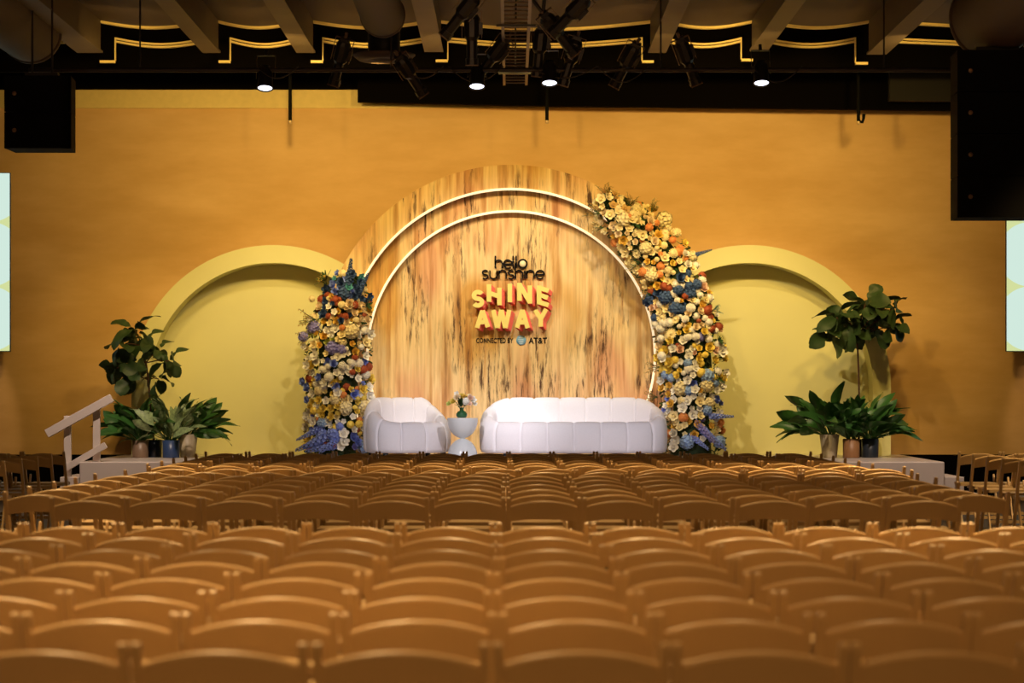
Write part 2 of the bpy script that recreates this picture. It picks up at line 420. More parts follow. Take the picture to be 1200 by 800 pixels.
# bold SHINE AWAY: strokes of block letters in px (64 px high frame per line)
def bold(ch, ox, oy, w_, h_, sl, T):
    """px strokes of a block letter whose box is ox..ox+w_, oy (top)..oy+h_, sheared by sl"""
    g = T/2
    def q(u, v): return (ox+g+u*(w_-T), oy+g+v*(h_-T)+sl*(u-.5))
    def e(u, v): return (ox+g+u*(w_-T), oy+v*h_+sl*(u-.5))
    if ch == 'H': return [[e(0, 0), e(0, 1)], [e(1, 0), e(1, 1)], [q(0, .5), q(1, .5)]]
    if ch == 'I': return [[(ox+w_/2, oy), (ox+w_/2, oy+h_)]]
    if ch == 'N': return [[e(0, 0), e(0, 1)], [e(1, 0), e(1, 1)], [e(0, .06), e(1, .94)]]
    if ch == 'E': return [[e(0, 0), e(0, 1)], [q(0, 0), q(1.2, 0)], [q(0, .5), q(1.1, .5)], [q(0, 1), q(1.2, 1)]]
    if ch == 'A': return [[e(0, 1), e(.5, 0)], [e(.5, 0), e(1, 1)], [q(.2, .75), q(.8, .75)]]
    if ch == 'W': return [[e(0, 0), e(.25, 1)], [e(.25, 1), e(.5, .0)], [e(.5, .0), e(.75, 1)], [e(.75, 1), e(1, 0)]]
    if ch == 'Y': return [[e(0, 0), e(.5, .55)], [e(1, 0), e(.5, .55)], [e(.5, .5), e(.5, 1)]]
    if ch == 'S':
        rx = (w_-T)/2; ry = (h_-T)/4; cx = ox+w_/2; c1 = oy+g+ry; c2 = oy+g+3*ry
        return [arc(cx, c1, rx, ry, 25, 270, 14)+arc(cx, c2, rx, ry, 90, -155, 14)[1:]]
words = [('S', 553, 340, 14.5, 21, 0), ('H', 570.5, 335.5, 17.5, 20.5, 4), ('I', 594.5, 333, 6, 21.5, 0), ('N', 606, 333.5, 17.5, 21, 3), ('E', 629, 336.5, 14.5, 22, 3),
         ('A', 556.5, 364, 18, 20, -1), ('W', 575.5, 363.5, 24, 21, 0), ('A', 603, 363.5, 18, 21, 0), ('Y', 624.5, 363, 18, 20, -1)]
for i, (ch, ox, oy, w_, h_, sl) in enumerate(words):
    T = 5.3
    st = bold(ch, ox, oy, w_, h_, sl, T)
    lt = empty('block_letter', (0, 0, 0)); lt.parent = LG
    mf = MB(); mk = MB()
    for n_, s_ in enumerate(st): stroke(mf, s_, T, DL-.16-n_*.0012, DL-.145)
    mf.build('letter_face', YEL, lt, label='yellow front face')
    # extruded coral body leaning down-right behind the face
    for k in range(9):
        f = (k+1)/9*3.8
        for n_, s_ in enumerate(st): stroke(mk, [(a_+f*1.1, b_+f*.9) for a_, b_ in s_], T, DL-.145+k*.016-n_*.0012, DL-.145+(k+1)*.016+.002)
    mk.build('letter_side', CORAL, lt, label='coral red side')
def text_obj(txt, x0, x1, yb, name, m):
    cu = bpy.data.curves.new(name, 'FONT'); cu.body = txt; cu.size = .13; cu.extrude = .004; cu.offset = .0034; cu.space_character = 1.08
    o = bpy.data.objects.new(name, cu); COL.objects.link(o); bpy.context.view_layer.update()
    me = bpy.data.meshes.new_from_object(o); bpy.data.objects.remove(o)
    xs = [v.co.x for v in me.vertices]; wid = max(xs)-min(xs); a, b = P(x0, yb, DL), P(x1, yb, DL); s = (b.x-a.x)/wid
    return me, min(xs), s, a
for txt, x0, x1, yb, hpx, nm in (('CONNECTED BY', 558, 601.5, 401.6, 5.6, 'caption_letters'), ('AT&T', 619.5, 641, 402.2, 6.8, 'brand_letters')):
    me, mn, s, a = text_obj(txt, x0, x1, yb, nm, INK)
    hz = max(v.co.y for v in me.vertices); sz = (hpx/F*DL)/hz
    for v in me.vertices:
        c = v.co.copy(); v.co = (a.x+(c.x-mn)*s, 31.015-c.z, a.z+c.y*sz)
    me.materials.clear(); me.materials.append(INK)
    o = bpy.data.objects.new(nm, me); COL.objects.link(o); o.parent = LG
GB = mat('globe_blue', (.20, .46, .72), .5); GW = mat('globe_pale', (.62, .76, .84), .5)
gm = MB(); c = P(610.8, 398.5, DL); R = .064
gm.lathe([(.0001, .006), (R, .006), (R, 0), (.0001, 0)], 28, (c.x, DL+.014, c.z), Matrix.Rotation(PI/2, 3, 'X'))
gm.m = 1
for k in range(6):
    zz = -.046+k*.019; hw = math.sqrt(max(0, R*R-zz*zz))*.80
    gm.box((c.x-.3*hw*.35, DL+.006, c.z+zz), (hw*1.3, .006, .007))
gm.build('globe_emblem', [GB, GW], LG, label='pale blue striped globe emblem')

# ------------------------------------------------------------------ side arches
def side_arch(cx, lab):
    e = empty('arch_niche', (0, 0, 0)); tag(e, lab, 'arch', 'yellow arches flanking the wooden disc')
    D0, D1 = 31.2, 31.62
    a = circ(cx, 453, 166, D0, 180, 0); b = circ(cx, 453, 145, D0, 180, 0)
    a = [(a[0][0], ZS)]+a+[(a[-1][0], ZS)]; b = [(b[0][0], ZS)]+b+[(b[-1][0], ZS)]
    MB().strip(a, b, D0, D1+.1).build('arch_frame', ARCH, e)
    c = circ(cx, 453, 145, D0, 180, 0); c = [(c[0][0]+.002, ZS)]+[(x, z) for x, z in c]+[(c[-1][0]-.002, ZS)]
    MB().prism(c, D1, D1+.1).build('back_panel', ARCH, e)
side_arch(320, 'yellow arched niche left of the wooden disc, behind the left plants')
side_arch(878, 'yellow arched niche right of the wooden disc, behind the right plants')

# ------------------------------------------------------------------ screens
def screen_mat():
    m = bpy.data.materials.new('projected_circles'); m.use_nodes = True; nt = m.node_tree; N = nt.nodes; L = nt.links
    b = N['Principled BSDF']; b.inputs['Base Color'].default_value = (.02, .02, .02, 1)
    tc = N.new('ShaderNodeTexCoord'); mp = N.new('ShaderNodeMapping'); L.new(tc.outputs['Object'], mp.inputs[0])
    v = N.new('ShaderNodeVectorMath'); v.operation = 'FRACTION'; mp.inputs['Scale'].default_value = (1.2, 1, 1.2)
    L.new(mp.outputs[0], v.inputs[0])
    s = N.new('ShaderNodeVectorMath'); s.operation = 'MULTIPLY_ADD'; s.inputs[1].default_value = (1, 0, 1); s.inputs[2].default_value = (-.5, 0, -.5)
    L.new(v.outputs[0], s.inputs[0])
    l = N.new('ShaderNodeVectorMath'); l.operation = 'LENGTH'; L.new(s.outputs[0], l.inputs[0])
    r = N.new('ShaderNodeValToRGB'); r.color_ramp.interpolation = 'CONSTANT'; e = r.color_ramp.elements
    e[0].color = lin((212, 238, 226)); e[1].position = .5; e[1].color = lin((214, 226, 160))
    L.new(l.outputs['Value'], r.inputs[0]); L.new(r.outputs[0], b.inputs['Emission Color']); b.inputs['Emission Strength'].default_value = .95
    return m
SCR = screen_mat()
for xa, xb, ya, yb, lab in ((-260, 11, 203, 411, 'pale green projection screen cropped by the left edge of the photo'), (1180, 1460, 203, 411, 'pale green projection screen with circles at the right edge, partly behind a speaker')):
    D = 31.3; a = P(xa, ya, D); b = P(xb, yb, D)
    e = empty('projection_screen', ((a.x+b.x)/2, D, b.z)); tag(e, lab, 'screen', 'projection screens on the back wall')
    W, Hh = b.x-a.x, a.z-b.z
    MB().box((0, 0, Hh/2), (W, .03, Hh)).build('screen_surface', SCR, e)
    MB().box((0, .035, Hh/2), (W+.02, .03, Hh+.02)).build('frame', BLACKM, e)
    MB().box((-W*.3, .27, Hh/2), (.06, .44, .06)).box((W*.3, .27, Hh/2), (.06, .44, .06)).build('wall_bracket', BLACKM, e)

# ------------------------------------------------------------------ sofa, armchair
def seat_body(e, W, Dp, hb, hs, npan, ex, fr_open=.33, side_drop=.13):
    """rounded channel-tufted body; local x width, -y towards the sitter's front"""
    n = 480
    def sup(t, a, b):
        c, q = math.cos(t), math.sin(t)
        return (a*abs(c)**(2/ex)*(1 if c >= 0 else -1), b*abs(q)**(2/ex)*(1 if q >= 0 else -1))
    dense = [sup(2*PI*i/6000, W/2, Dp/2) for i in range(6001)]
    acc = [0]
    for a, b in zip(dense, dense[1:]): acc.append(acc[-1]+math.hypot(b[0]-a[0], b[1]-a[1]))
    Lp = acc[-1]; out = []; k = 0
    for i in range(n):
        t = Lp*i/n
        while acc[k+1] < t: k += 1
        out.append(dense[k])
    seams = round(Lp/fr_open)
    vs = []; fs = []; m = 14
    for i in range(n):
        x, y = out[i]; a, b = out[(i-2) % n], out[(i+2) % n]; dx, dy = b[0]-a[0], b[1]-a[1]; l = math.hypot(dx, dy); nx, ny = dy/l, -dx/l
        X, Y = x/(W/2), y/(Dp/2)
        k = min(1, max(0, (Y+.90)/1.45)); k = k*k*(3-2*k)
        h = hs+.02+(hb-hs-.02)*k
        h -= side_drop*k*max(0, (abs(X)-.66)/.34)**2
        fr = (i/n*seams+.25) % 1; ds = min(fr, 1-fr)*Lp/seams
        g = .020*math.exp(-(ds/.013)**2)-.008*math.sin(PI*fr)
        for q, (d, z) in enumerate(((.06, 0), (.02, .012), (.006, .05), (0, .14), (0, h*.6), (.012, h-.11), (.04, h-.045), (.08, h-.008), (.11, h), (.145, h-.012), (.175, h-.05), (.19, max(hs-.03, h-.12)), (.20, hs-.03), (.21, hs-.05))):
            off = (g if 1 < q < 8 else (0 if q < 2 else -g*.8))
            zz = z-(g*.7 if 6 <= q <= 9 else 0)
            vs.append((x-nx*(d+off), y-ny*(d+off), zz))
    for i in range(n):
        for j in range(m-1):
            a = i*m+j; b = ((i+1) % n)*m+j
            fs.append((a, b, b+1, a+1))
    mb = MB(); mb.add(vs, fs, True); mb.add([vs[i*m] for i in range(n)], [tuple(range(n))[::-1]])
    mb.build('upholstered_shell', FABRIC, e).location = (0, 0, .075)
    # seat cushion
    n = 160; vs = []; fs = []; K = 8
    for j in range(K+1):
        r = 1-j/K
        for i in range(n):
            t = 2*PI*i/n; X, Y = sup(t, 1, 1)
            u = X*r*(W/2-.15); v = Y*r*(Dp/2-.15)
            ch = abs(math.sin(u*PI/ (W/npan)))**.25 if W > 1.5 else abs(math.sin((u+.0)*PI/.42+PI/2))**.25
            vs.append((u, v-.03*0, hs-.05+.045*(1-r**6)*1+.012*ch))
    for j in range(K):
        for i in range(n):
            a = j*n+i; b = j*n+(i+1) % n; fs.append((a, b, b+n, a+n))
    MB().add(vs, fs, True).build('seat_cushion', FABRIC, e).location = (0, 0, .075)
    ft = MB()
    for sx in (-1, 1):
        for sy in (-1, 1): ft.lathe([(.001, 0), (.03, 0), (.035, .08), (.001, .08)], 12, (sx*W*.36, sy*Dp*.28, 0))
    ft.build('feet', BLACKM, e)
DSO = 29.75
sx = P(672, 0, DSO).x
sofa = empty('sofa', (sx, DSO, .602)); tag(sofa, 'long white curved channel-tufted sofa on the stage under the logo', 'sofa')
seat_body(sofa, 2.30, .92, .675, .36, 8, 2.9)
arm = empty('armchair', (P(477, 0, 29.85).x, 29.85, .602), math.radians(24)); tag(arm, 'white round tub armchair left of the small hourglass table', 'armchair')
seat_body(arm, 1.05, .90, .675, .355, 5, 2.5)

# hourglass table and vase
tp = P(542, 0, 29.3)
tb = empty('side_table', (tp.x, 29.3, .602)); tag(tb, 'small glossy white hourglass side table between armchair and sofa', 'side table')
h1 = .26; R = .185
MB().lathe([(.001, .0), (R, 0), (R*1.0, .02)]+[(R*math.cos(a), .02+(h1-.02)*math.sin(a)) for a in [i*PI/2/10 for i in range(1, 10)]]+[(.03, h1)], 32).build('base', GLOSSW, tb)
MB().lathe([(.03, h1)]+[(R*math.cos(a), h1+.235*(1-math.sin(a))) for a in [PI/2-i*PI/2/10 for i in range(1, 11)]]+[(R, .505), (R-.005, .508), (.001, .508)], 32).build('top_bowl', GLOSSW, tb)

# ------------------------------------------------------------------ flowers
FM = {}
def fmat(nm, rgb): return mat('petal_'+nm, lin(rgb)[:3], .6, noise=.18, nscale=30, spec=.2)
FC = dict(white=(244, 236, 224), cream=(240, 222, 170), blush=(236, 200, 176), yellow=(252, 218, 104), gold=(242, 200, 92), apricot=(250, 222, 184), orange=(222, 146, 84), red=(164, 84, 56),
          blue=(132, 152, 230), sky=(150, 180, 228), navy=(66, 90, 136), peri=(146, 142, 214), teal=(80, 150, 160), lime=(200, 208, 110), green=(52, 92, 36), dkgreen=(26, 52, 22), tan=(200, 164, 96))
LEAF = mat('leaf_green', (.035, .085, .02), .45, noise=.4, nscale=10)
def petal(mb, M, L, Wd, cup=.3, n=4):
    """cupped petal from origin along +X, normal +Z"""
    vs = []; fs = []
    for i in range(n+1):
        u = i/n; w_ = Wd*math.sin(PI*min(1, .12+u*.80))**.7; x = L*u
        for j in (-1, 0, 1): vs.append(M @ Vector((x, j*w_/2, cup*L*u*u+abs(j)*cup*.35*Wd)))
    for i in range(n):
        for j in range(2): a = i*3+j; fs.append((a, a+1, a+4, a+3))
    mb.add(vs, fs, True)
def RZ(a): return Matrix.Rotation(a, 4, 'Z')
def RY(a): return Matrix.Rotation(a, 4, 'Y')
def RX(a): return Matrix.Rotation(a, 4, 'X')
def T4(x, y, z): return Matrix.Translation((x, y, z))
def fl_mesh(kind, col):
    key = (kind, col)
    if key in FM: return FM[key]
    rnd = random.Random(hash(kind+col) % 1000 if False else len(FM)*17+3)
    mb = MB(); m1 = fmat(col, FC[col]); mats = [m1, LEAF]
    if kind == 'rose':       # r = 1 units scaled later; built at r=.06
        for ring_, (k, tilt, L, Wd) in enumerate(((5, .25, .062, .06), (5, .7, .055, .052), (4, 1.05, .046, .044), (3, 1.3, .038, .034))):
            for i in range(k): petal(mb, RZ(2*PI*i/k+ring_*.6) @ RY(-tilt) @ T4(.004, 0, 0), L, Wd, .35)
        mb.lathe([(.001, .034), (.012, .03), (.014, .015)], 8)
    elif kind == 'pompom':
        prof = [(.001, -.045)]+[(.048*math.cos(a), .048*math.sin(a)) for a in [(-80+i*20)*PI/180 for i in range(9)]]+[(.001, .048)]
        mb.lathe(prof, 14)
        for i in range(70):
            z = 1-2*(i+.5)/70*.85; a = i*2.4; r = math.sqrt(max(0, 1-z*z)); d = Vector((r*math.cos(a), r*math.sin(a), z))
            q = d.to_track_quat('X', 'Z').to_matrix().to_4x4(); petal(mb, Matrix.Translation(d*.043) @ q, .014, .014, .2, 2)
    elif kind == 'hydrangea':
        for i in range(46):
            z = 1-1.5*(i+.5)/46; a = i*2.4; r = math.sqrt(max(0, 1-z*z)); d = Vector((r*math.cos(a), r*math.sin(a), z))
            q = d.to_track_quat('Z', 'X').to_matrix().to_4x4(); B = Matrix.Translation(d*.085*rnd.uniform(.88, 1.08)) @ q @ RZ(rnd.random()*3)
            for k in range(4): petal(mb, B @ RZ(k*PI/2) @ RY(-.15), .026, .026, .15, 2)
        mb.lathe([(.001, -.05), (.06, -.03), (.075, .02), (.05, .06), (.001, .075)], 10)
    elif kind == 'blossom':
        for i in range(5): petal(mb, RZ(2*PI*i/5) @ RY(-.28), .068, .058, .28)
        for i in range(4): petal(mb, RZ(2*PI*i/4+.4) @ RY(-.8), .046, .042, .3)
        mb.lathe([(.001, .026), (.010, .022), (.012, .004)], 8)
    elif kind == 'daisy':
        for i in range(22): petal(mb, RZ(2*PI*i/22) @ RY(-.12-.12*(i % 2)), .085, .017, .1, 3)
        mb.lathe([(.001, .035), (.02, .03), (.028, .012), (.02, 0)], 12)
    elif kind == 'delphinium':
        for i in range(60):
            u = i/60; a = i*2.4; r = .055*(1-u*.8)+.006; d = Vector((math.cos(a), math.sin(a), .25))
            q = d.to_track_quat('Z', 'X').to_matrix().to_4x4(); B = Matrix.Translation((r*math.cos(a)*.6, r*math.sin(a)*.6, .05+u*.42)) @ q
            for k in range(4): petal(mb, B @ RZ(k*PI/2+a) @ RY(-.3), .034*(1-u*.6), .034*(1-u*.6), .2, 2)
        mb.m = 1; mb.tube([(0, 0, -.1), (0, 0, .46)], .006, 6)
    elif kind == 'sprig':
        for i in range(9):
            a = i*2.4; d = Vector((math.cos(a)*.5, math.sin(a)*.5, 1)).normalized(); L = rnd.uniform(.09, .17)
            mb.m = 1; mb.tube([(0, 0, 0), d*L*.5+Vector((0, 0, .01)), d*L], .0022, 4)
            mb.m = 0
            for k in range(4):
                c = d*L*(.6+.13*k)+Vector((rnd.uniform(-.02, .02), rnd.uniform(-.02, .02), 0))
                for p_ in range(4): petal(mb, Matrix.Translation(c) @ RZ(p_*PI/2) @ RY(-.3), .014, .013, .2, 2)
    elif kind == 'leaves':
        for i in range(11):
            a = i*2.4; B = RZ(a) @ RY(-.35-.5*rnd.random()); petal(mb, B, rnd.uniform(.11, .17), .045, -.15, 4)
    o = mb.build(kind, mats if kind in ('delphinium', 'sprig') else (LEAF if kind == 'leaves' and col == 'green' else m1))
    me = o.data; bpy.data.objects.remove(o); FM[key] = me; return me
NAMES = dict(rose='rose', pompom='pompom_flower', hydrangea='hydrangea', blossom='open_blossom', daisy='daisy', delphinium='delphinium_spike', sprig='filler_sprig', leaves='leaf_spray')
def put(kind, col, loc, nrm, s, parent, label=True):
    me = fl_mesh(kind, col); o = bpy.data.objects.new(NAMES[kind], me); COL.objects.link(o); o.parent = parent
    q = Vector(nrm).to_track_quat('Z', 'Y'); o.rotation_mode = 'QUATERNION'
    from mathutils import Quaternion
    o.rotation_quaternion = q @ Quaternion((0, 0, 1), random.random()*6.28 if kind != 'delphinium' else 0)
    o.location = loc; o.scale = (s, s, s)
    CN = dict(peri='periwinkle', lime='pale green', dkgreen='dark green', sky='light blue', navy='dark blue')
    o['label'] = '%s %s' % (CN.get(col, col), NAMES[kind].replace('_', ' '))
    return o
RAD = dict(rose=.058, pompom=.05, hydrangea=.1, blossom=.066, daisy=.075)
def arrangement(label, path, zones, specials, seed, target):
    """path: px (x, y, halfwidth) ; zones: list of (t_end, [(kind, colour, weight)...])"""
    rnd = random.Random(seed); DF = 30.42; px = DF/F
    base = P(path[-1][0], 0, DF); e = empty('floral_arrangement', (base.x, DF, ZS)); tag(e, label, 'flower arrangement', 'tall flower columns on the wooden disc')
    org = Vector((base.x, DF, ZS))
    seg = [0]
    for a, b in zip(path, path[1:]): seg.append(seg[-1]+math.hypot(b[0]-a[0], b[1]-a[1]))
    Lt = seg[-1]
    def at(t):
        s = t*Lt
        for i in range(len(path)-1):
            if s <= seg[i+1] or i == len(path)-2:
                f = (s-seg[i])/(seg[i+1]-seg[i]); a, b = path[i], path[i+1]
                d = ((b[0]-a[0])/(seg[i+1]-seg[i]), (b[1]-a[1])/(seg[i+1]-seg[i]))
                return a[0]+(b[0]-a[0])*f, a[1]+(b[1]-a[1])*f, a[2]+(b[2]-a[2])*f, d
    placed = []; cnt = {}; tries = 0
    while len(placed) < target and tries < 26000:
        tries += 1
        t = rnd.random(); u = rnd.uniform(-1, 1); x, y, hw, d = at(t); nx, ny = -d[1], d[0]
        X = x+nx*u*hw; Y = y+ny*u*hw
        if Y > 524: continue
        for te, opts in zones:
            if t <= te: break
        ks = [o_ for o_ in opts if cnt.get(o_[0], 0) < 98]
        if not ks: continue
        kind, col, _ = rnd.choices(ks, [o_[2] for o_ in ks])[0]
        s = rnd.choice((.6, .75, .9, 1.0, 1.15)); r = RAD[kind]*s/px
        if any(math.hypot(X-a, Y-b) < (r+c)*.53 for a, b, c in placed): continue
        placed.append((X, Y, r)); cnt[kind] = cnt.get(kind, 0)+1
        dep = math.sqrt(max(0, 1-u*u))*.24+rnd.uniform(-.02, .04)
        loc = P(X, Y, DF); loc = Vector((loc.x, DF-dep, loc.z))-org
        side = Vector((nx, 0, -ny))*u*.9
        n_ = (side+Vector((rnd.uniform(-.3, .3), -1, rnd.uniform(-.1, .45)))).normalized()
        put(kind, col, loc, n_, s, e)
    for kind, col, X, Y, s, n_ in specials:
        loc = P(X, Y, DF); put(kind, col, Vector((loc.x, DF-.2, loc.z))-org, n_, s, e)
    # greenery filling the core: uncountable leaves and a supporting frame
    mg = MB()
    for i in range(int(Lt*7)):
        t = rnd.random(); u = rnd.uniform(-1.12, 1.12); x, y, hw, d = at(t); X = x-d[1]*u*hw; Y = y+d[0]*u*hw
        if Y > 531: continue
        loc = P(X, Y, DF); dep = math.sqrt(max(0, 1-min(1, u*u)))*.2
        c = Vector((loc.x, DF-dep+.03, loc.z))-org
        nn = Vector((u*.8+rnd.uniform(-.6, .6), -.8, rnd.uniform(-.6, .8))).normalized()
        M = Matrix.Translation(c) @ nn.to_track_quat('X', 'Z').to_matrix().to_4x4() @ RX(rnd.random()*6.28)
        petal(mg, M, rnd.uniform(.05, .10), rnd.uniform(.018, .035), rnd.uniform(-.2, .2), 3)
    g = mg.build('greenery', LEAF, e); g['kind'] = 'stuff'
    fr = MB(); pts = [at(i/24) for i in range(25)]
    fr.tube([Vector((P(p[0], p[1], DF).x, DF+.02, max(ZS+.02, P(p[0], p[1], DF).z)))-org for p in pts], [max(.05, p[2]*px*.62) for p in pts], 10)
    fr.build('foam_core', mat('moss_foam', (.02, .04, .014), .9, noise=.4, nscale=20), e)
    return e
W5 = lambda *a: list(a)
left_z = [
    (.13, [('rose', 'navy', 4), ('hydrangea', 'navy', 1), ('pompom', 'cream', 1), ('blossom', 'teal', 1), ('rose', 'blue', 2)]),
    (.28, [('rose', 'apricot', 3), ('pompom', 'red', 3), ('rose', 'navy', 3), ('pompom', 'cream', 2), ('rose', 'gold', 2), ('blossom', 'white', 1), ('hydrangea', 'peri', .2)]),
    (.45, [('blossom', 'cream', 4), ('rose', 'gold', 2), ('hydrangea', 'cream', 1.5), ('hydrangea', 'peri', .3), ('pompom', 'white', 2), ('rose', 'lime', 1), ('blossom', 'white', 3), ('pompom', 'orange', .6)]),
    (.64, [('blossom', 'white', 6), ('hydrangea', 'white', 2), ('daisy', 'cream', .7), ('rose', 'blue', 1), ('pompom', 'white', 2), ('rose', 'yellow', 1.5), ('pompom', 'red', .8)]),
    (.82, [('blossom', 'white', 4), ('rose', 'yellow', 3), ('hydrangea', 'cream', 2), ('pompom', 'orange', .8), ('rose', 'cream', 2), ('rose', 'blue', .8), ('pompom', 'yellow', 2)]),
    (1.0, [('hydrangea', 'blue', 3), ('rose', 'peri', 2), ('blossom', 'white', 4), ('pompom', 'yellow', 1), ('pompom', 'red', 1), ('hydrangea', 'sky', 1.5), ('rose', 'blue', 3)])]
right_z = [
    (.10, [('blossom', 'tan', 3), ('rose', 'apricot', 2), ('blossom', 'cream', 3), ('pompom', 'cream', 1)]),
    (.24, [('hydrangea', 'cream', 2), ('daisy', 'cream', 1.4), ('rose', 'gold', 2), ('blossom', 'cream', 3), ('rose', 'apricot', 2), ('pompom', 'orange', 1), ('rose', 'cream', 2)]),
    (.38, [('rose', 'yellow', 2), ('pompom', 'orange', 2), ('blossom', 'cream', 3), ('rose', 'white', 2), ('pompom', 'cream', 2), ('hydrangea', 'cream', 1.2), ('rose', 'gold', 2)]),
    (.50, [('hydrangea', 'navy', 1.5), ('rose', 'blush', 2), ('pompom', 'white', 2), ('rose', 'navy', 2), ('pompom', 'red', 1), ('blossom', 'cream', 2), ('rose', 'gold', 1)]),
    (.62, [('pompom', 'white', 3), ('pompom', 'red', 1.5), ('rose', 'apricot', 2), ('daisy', 'cream', 1), ('rose', 'yellow', 2), ('hydrangea', 'peri', .8), ('blossom', 'white', 2)]),
    (.74, [('rose', 'yellow', 4), ('blossom', 'white', 3), ('pompom', 'white', 2), ('pompom', 'yellow', 3), ('rose', 'blush', 2), ('hydrangea', 'sky', 1)]),
    (.86, [('hydrangea', 'sky', 1.6), ('hydrangea', 'cream', 2), ('rose', 'blue', 1), ('blossom', 'white', 4), ('rose', 'gold', 1.5), ('blossom', 'cream', 2)]),
    (.93, [('rose', 'gold', 2), ('rose', 'apricot', 2), ('rose', 'white', 2), ('pompom', 'orange', 1), ('blossom', 'cream', 3), ('rose', 'peri', 1)]),
    (1.0, [('hydrangea', 'blue', 3), ('blossom', 'white', 4), ('rose', 'peri', 2), ('hydrangea', 'sky', 1)])]
lp = [(411, 322, 14), (407, 345, 26), (402, 372, 32), (396, 400, 38), (396, 430, 36), (398, 460, 37), (396, 490, 36), (394, 533, 38)]
arrangement('tall flower column left of the armchair, dark blue blooms on top', lp, left_z,
    [('delphinium', 'navy', 408, 345, 1.0, (.15, -.4, 1)), ('delphinium', 'navy', 418, 350, .8, (.5, -.4, .9)), ('delphinium', 'blue', 392, 508, 1.15, (-1, -.5, -.45)), ('delphinium', 'blue', 400, 520, 1.0, (-1, -.5, -.2)),
     ('delphinium', 'blue', 380, 500, .8, (-1, -.3, -.5)), ('delphinium', 'blue', 403, 508, .9, (-.7, -.6, -.6)), ('sprig', 'tan', 372, 375, 1.5, (-1, -.2, .1)), ('sprig', 'tan', 366, 395, 1.2, (-1, -.1, -.2)),
     ('sprig', 'gold', 385, 335, 1.1, (-.6, -.2, .8)), ('leaves', 'green', 384, 328, 1.0, (-.8, -.3, .5)), ('blossom', 'white', 366, 375-0, .7, (-.7, -1, .1)), ('rose', 'blue', 358, 447, 1.0, (-.8, -.8, 0)),
     ('rose', 'blue', 363, 468, .9, (-.8, -.8, 0)), ('blossom', 'white', 362, 428, 1.0, (-.6, -1, 0)), ('blossom', 'white', 362, 487, 1.0, (-.6, -1, 0)), ('blossom', 'white', 369, 493, 1.0, (-.4, -1, 0)),
     ('hydrangea', 'peri', 357, 395, .7, (-.6, -1, 0)), ('blossom', 'white', 359, 406, .8, (-.6, -1, 0)), ('pompom', 'cream', 367, 351, .8, (-.6, -1, 0)), ('leaves', 'green', 430, 358, .7, (1, -.3, .1)), ('pompom', 'cream', 429, 340, .6, (.6, -1, 0))],
    5, 250)
rp = [(704, 232, 12), (722, 252, 22), (748, 272, 32), (772, 300, 34), (790, 330, 34), (800, 365, 36), (808, 400, 38), (812, 430, 38), (810, 465, 34), (810, 500, 36), (810, 533, 40)]
arrangement('long flower garland sweeping over the right side of the wooden disc', rp, right_z,
    [('sprig', 'tan', 712, 235, 1.4, (-.3, -.2, 1)), ('sprig', 'tan', 703, 252, 1.4, (-1, -.2, .3)), ('sprig', 'cream', 707, 268, 1.2, (-1, -.3, 0)), ('sprig', 'tan', 735, 245, 1.2, (.3, -.2, 1)), ('sprig', 'cream', 762, 250, 1.2, (.5, -.2, 1)),
     ('delphinium', 'blue', 826, 487, .75, (1, -.3, -.02)), ('delphinium', 'blue', 818, 500, 1.0, (.8, -.5, -.7)), ('delphinium', 'peri', 812, 492, .9, (.7, -.6, -.8)), ('delphinium', 'blue', 806, 508, .8, (.6, -.6, -.5)),
     ('leaves', 'green', 836, 440, 1.0, (1, -.4, .1)), ('leaves', 'green', 840, 400, .7, (1, -.4, .3)), ('leaves', 'green', 745, 262, .9, (.1, -1, .5)), ('sprig', 'tan', 762, 345, 1.1, (-1, -.3, -.1)), ('sprig', 'tan', 772, 430, 1.2, (-1, -.3, -.1)),
     ('sprig', 'tan', 770, 465, 1.2, (-1, -.3, 0)), ('sprig', 'cream', 745, 312, 1.0, (-1, -.3, -.2)), ('blossom', 'white', 776, 420, .9, (-.5, -1, 0)), ('blossom', 'white', 844, 412, 1.2, (.4, -1, 0)), ('blossom', 'white', 838, 457, .8, (.4, -1, 0)),
     ('delphinium', 'navy', 812, 300, .5, (1, -.2, .3)), ('pompom', 'white', 774, 417, 1, (-.5, -1, 0)), ('leaves', 'green', 806, 345, .9, (1, -.4, .4)), ('sprig', 'teal', 832, 365, .9, (1, -.3, .3))],
    9, 340)

# vase with posy on the side table
vz = .602+.510
vase = empty('flower_vase', (tp.x-.01, 29.3, vz)); tag(vase, 'small green glass vase of yellow, peach and white blooms on hourglass table', 'vase')
VG = mat('green_glass', (.03, .12, .045), .12, noise=.1, spec=.8)
MB().lathe([(.001, 0), (.05, 0), (.068, .02), (.07, .045), (.05, .075), (.026, .085), (.024, .11), (.032, .125)], 24).build('vase_body', VG, vase)
for k, c, x, y, z, s in (('rose', 'yellow', -.10, 0, .19, .7), ('rose', 'apricot', -.05, -.02, .235, .8), ('pompom', 'white', .055, -.05, .20, .85), ('blossom', 'white', .13, -.01, .21, .8), ('rose', 'yellow', .0, .0, .255, .65),
                         ('pompom', 'cream', .09, .02, .255, .7), ('rose', 'blush', .10, -.04, .235, .7), ('blossom', 'lime', -.15, 0, .165, .6), ('blossom', 'white', .0-.06, .03, .285, .55), ('rose', 'gold', .035, -.01, .25, .55), ('blossom', 'blush', .09, -.05, .165, .6), ('blossom', 'white', .15, 0, .165, .6)):
    put(k, c, (x, y, z), (x*4, -1, .6), s, vase)
mg = MB()
for i in range(46):
    a = random.random()*6.28; petal(mg, T4(math.cos(a)*.02, math.sin(a)*.02, .13+random.random()*.06) @ RZ(a) @ RY(-random.uniform(-.1, 1.1)), random.uniform(.06, .11), .03, -.1, 3)
